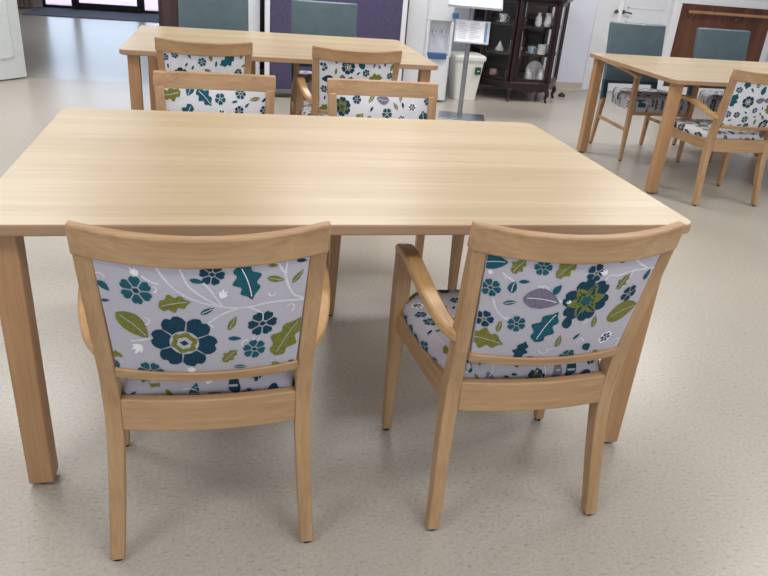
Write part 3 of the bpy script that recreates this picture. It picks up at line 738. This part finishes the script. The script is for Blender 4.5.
def crock(kind, x, y, sh, label, m=CER, s=1.0):
    z = SH[sh]+.001; loc = (3.67+x, 5.96+y, z)
    if kind == 'cup':
        o = thing('teacup', label, 'cup', loc, random.uniform(-.5, .5), gp)
        mesh_obj('bowl', lathe(B(), [(.022*s, 0), (.024*s, .006), (.034*s, .025), (.042*s, .06*s+.01), (.039*s, .06*s+.01), (.03*s, .025), (.002, .012)], 18, (0, 0, .009)), m, o)
        mesh_obj('saucer', lathe(B(), [(.03*s, 0), (.066*s, .012), (.064*s, .015), (.025*s, .008)], 20), m, o)
        h = B(); tube(h, [(.038*s+.022*sin(k/8*pi), 0, .022+.048*k/8) for k in range(9)], .004, 6); mesh_obj('handle', nrm(h), m, o)
    elif kind == 'mug':
        o = thing('mug', label, 'mug', loc, random.uniform(-.5, .5), gp)
        mesh_obj('body', lathe(B(), [(.036*s, 0), (.040*s, .004), (.040*s, .088*s), (.036*s, .088*s), (.034*s, .01), (.002, .008)], 18), m, o)
        h = B(); tube(h, [(.038*s+.026*sin(k/8*pi), 0, .018+.055*k/8) for k in range(9)], .005, 6); mesh_obj('handle', nrm(h), m, o)
    elif kind == 'vase':
        o = mesh_obj('vase', lathe(B(), [(.025, 0), (.036, .03), (.03, .08), (.014, .11), (.018, .13), (.014, .13)], 18), m, None, loc=loc); tag(o, label, 'vase', gp)
    elif kind == 'bell':
        o = mesh_obj('sugar_bowl', lathe(B(), [(.045, 0), (.042, .02), (.02, .06), (.010, .085), (.004, .095)], 18), m, None, loc=loc); tag(o, label, 'bowl', gp)
    elif kind == 'jug':
        o = thing('milk_jug', label, 'jug', loc, random.uniform(-.5, .5), gp)
        mesh_obj('body', lathe(B(), [(.03, 0), (.044, .03), (.036, .085), (.030, .10), (.038, .13), (.034, .13), (.028, .10), (.003, .09)], 18), m, o)
        h = B(); tube(h, [(.038+.028*sin(k/8*pi), 0, .03+.08*k/8) for k in range(9)], .005, 6); mesh_obj('handle', nrm(h), m, o)
    elif kind == 'plate':
        o = mesh_obj('plate', lathe(B(), [(.05, 0), (.10, .012), (.098, .016), (.045, .006)], 28), m, None, loc=(loc[0], loc[1], loc[2]+.098)); o.rotation_euler = (radians(78), 0, 0); tag(o, label, 'plate', gp)
C = crock
C('cup', -.29, -.14, 2, 'white teacup on the top shelf behind the left canted glass, left one', s=1.1)
C('cup', -.155, -.27, 2, 'white teacup on the top shelf, just left of the cabinet door edge', s=1.1)
C('vase', .02+.0, -.33, 2, 'small white vase on the top shelf, left in the cabinet door')
C('jug', .12, -.34, 2, 'white milk jug on the top shelf, middle of the cabinet door')
C('cup', .24, -.22, 2, 'white teacup on the top shelf, farthest right', s=1.1)
C('bell', -.30, -.18, 1, 'white cone-shaped sugar bowl on the middle shelf at left')
C('mug', -.17, -.27, 1, 'large white mug on the middle shelf behind the left canted glass', s=1.3)
C('cup', -.01, -.32, 1, 'greyish teacup on the middle shelf at the left edge of the cabinet door', CER3, .9)
C('mug', .10, -.34, 1, 'white mug on the middle shelf, middle of the cabinet door', s=1.1)
C('cup', .23, -.22, 1, 'white teacup on the middle shelf, farthest right', s=1.2)
C('cup', -.32, -.14, 0, 'pinkish teacup on the cabinet floor at far left', CER2, 1.0)
C('mug', -.18, -.26, 0, 'pale blue mug on the cabinet floor behind the left canted glass', CER3, 1.0)
C('jug', .0, -.33, 0, 'white milk jug on the cabinet floor, left in the door')
C('plate', .09, -.26, 0, 'white plate standing on edge on the cabinet floor')
C('jug', .12, -.37, 0, 'white milk jug on the cabinet floor in front of the upright plate')
C('cup', .23, -.19, 0, 'white teacup on the cabinet floor, farthest right', s=1.1)

bm = B(); lathe(bm, [(.035, 0), (.038, .012), (.028, .03), (.012, .042), (.004, .045)], 16)
tag(mesh_obj('door_stop', bm, plain('dark_rubber', (50, 46, 48), .6), None, loc=(4.25, 5.96, 0)), 'small dark rubber door stop on the floor right of the display cabinet', 'door stop')

# ------------------------------------------------------------------ entrance
BLK = plain('black_aluminium', (26, 26, 34), .35, noise=.03)
MATM = plain('dark_grey_mat', (106, 110, 126), .95, noise=.16, nscale=120, spec=.1)
tag(mesh_obj('entrance_mat', boxm(-2.42, -.05, 10.85, 12.0, 0, .012), MATM, bevel=.003), 'wide dark grey mat on the floor before the glass entrance doors', 'mat')
GLC, nt, b_ = new_mat('clear_glass'); nt.nodes.remove(b_)
gg = N(nt, 'ShaderNodeBsdfGlossy'); gg.inputs['Roughness'].default_value = .02; tt = N(nt, 'ShaderNodeBsdfTransparent'); tt.inputs['Color'].default_value = (.96, .97, 1, 1)
fr_ = N(nt, 'ShaderNodeFresnel'); fr_.inputs['IOR'].default_value = 1.35; ms = N(nt, 'ShaderNodeMixShader')
nt.links.new(fr_.outputs[0], ms.inputs[0]); nt.links.new(tt.outputs[0], ms.inputs[1]); nt.links.new(gg.outputs[0], ms.inputs[2]); nt.links.new(ms.outputs[0], nt.nodes['Material Output'].inputs['Surface'])
def glazed(name, x0, x1, y, z1, fw, bot, label=None):
    bm = B(); box(bm, x0, x0+fw, y-.03, y+.03, 0.0, z1); box(bm, x1-fw, x1, y-.03, y+.03, 0.0, z1); box(bm, x0+fw, x1-fw, y-.03, y+.03, .015, bot); box(bm, x0+fw, x1-fw, y-.03, y+.03, z1-fw, z1)
    d = struct(name, bm, BLK, bevel=.003)
    mesh_obj('glass_pane', boxm(x0+fw, x1-fw, y-.004, y+.004, bot, z1-fw), GLC, d)
    return d
YE = 12.08
glazed('window_1', -2.36, -1.86, YE, 2.3, .045, .055)
glazed('door_4', -1.86, -.78, YE-.03, 2.3, .075, .115)
glazed('window_2', -.78, .0, YE, 2.3, .045, .055)
struct('wall_entrance', boxm(-3.2, .05, YE-.04, YE+.04, 2.3, HC), WALLC)
struct('wall_entrance_left', boxm(-3.2, -2.36, YE-.04, YE+.04, 0, 2.3), WALLC)
struct('threshold', boxm(-2.36, 0, YE-.04, YE+.10, 0, .014), plain('threshold_metal', (110, 110, 122), .4, metal=.6))
bm = B(); n = 40
rings = [[Vector((-2.9+.46*k/n, 11.72+.03*sin(k*.95)+dy, z)) for dy, z in ((0, .02), (.006, .02), (.006, 2.3), (0, 2.3))] for k in range(n+1)]
sweep(bm, rings); tag(mesh_obj('curtain', nrm(bm), plain('taupe_curtain', (150, 134, 130), .9, noise=.1), sharp=80), 'taupe floor-length curtain gathered left of the entrance glass', 'curtain')
struct('ground_outside', boxm(-14, 12, YE+.1, 30, -.12, -.02), plain('pinkish_paving', (232, 208, 226), .7, noise=.05, nscale=2))

# ------------------------------------------------------------------ light
w = bpy.data.worlds.new('world'); SC.world = w; w.use_nodes = True
nt = w.node_tree; bg = nt.nodes['Background']
bg.inputs['Color'].default_value = (.86, .92, 1.0, 1); bg.inputs['Strength'].default_value = 1.0
def area(x, y, z, sx, sy, p, col=(1, .98, .95), rot=(0, 0, 0)):
    l = bpy.data.lights.new('ceiling_or_fill_light', 'AREA'); l.shape = 'RECTANGLE'; l.size = sx; l.size_y = sy; l.energy = p; l.color = col
    o = bpy.data.objects.new('ceiling_or_fill_light', l); o.location = (x, y, z); o.rotation_euler = rot; link(o); return o
for x in (-1.2, 1.6, 4.6):
    for y in (-1.4, 1.4, 4.3):
        area(x, y, HC-.02, 1.2, .6, {-1.4: 23, 1.4: 27, 4.3: 43}[y])
area(-1.3, 9, HC-.02, 1.2, .6, 26)
area(-1.2, YE+.9, 1.3, 3.2, 2.4, 34, (.58, .77, 1), (radians(-90), 0, 0))  # added light outside the glass for entrance daylight, not a ceiling lamp
area(-1.2, YE+3.5, 4.5, 4, 4, 230, (1, .93, 1))  # sun-like light added above the paving to brighten it; no lamp hangs there

# ------------------------------------------------------------------ camera
cx, cy, cz, yaw, pitch, roll, f = 0.55626, -1.55668, 1.34784, 0.240787, 0.445383, 0.0859447, 711.167
fw = Vector((sin(yaw)*cos(pitch), cos(yaw)*cos(pitch), -sin(pitch)))
r0 = Vector((cos(yaw), -sin(yaw), 0)); u0 = r0.cross(fw)
r = r0*cos(roll)+u0*sin(roll); u = -r0*sin(roll)+u0*cos(roll)
cam = bpy.data.cameras.new('camera'); co = bpy.data.objects.new('camera', cam); link(co)
co.matrix_world = Matrix(((r.x, u.x, -fw.x, cx), (r.y, u.y, -fw.y, cy), (r.z, u.z, -fw.z, cz), (0, 0, 0, 1)))
cam.sensor_width = 36; cam.lens = f*36/768; cam.clip_start = .02; cam.clip_end = 200
SC.camera = co
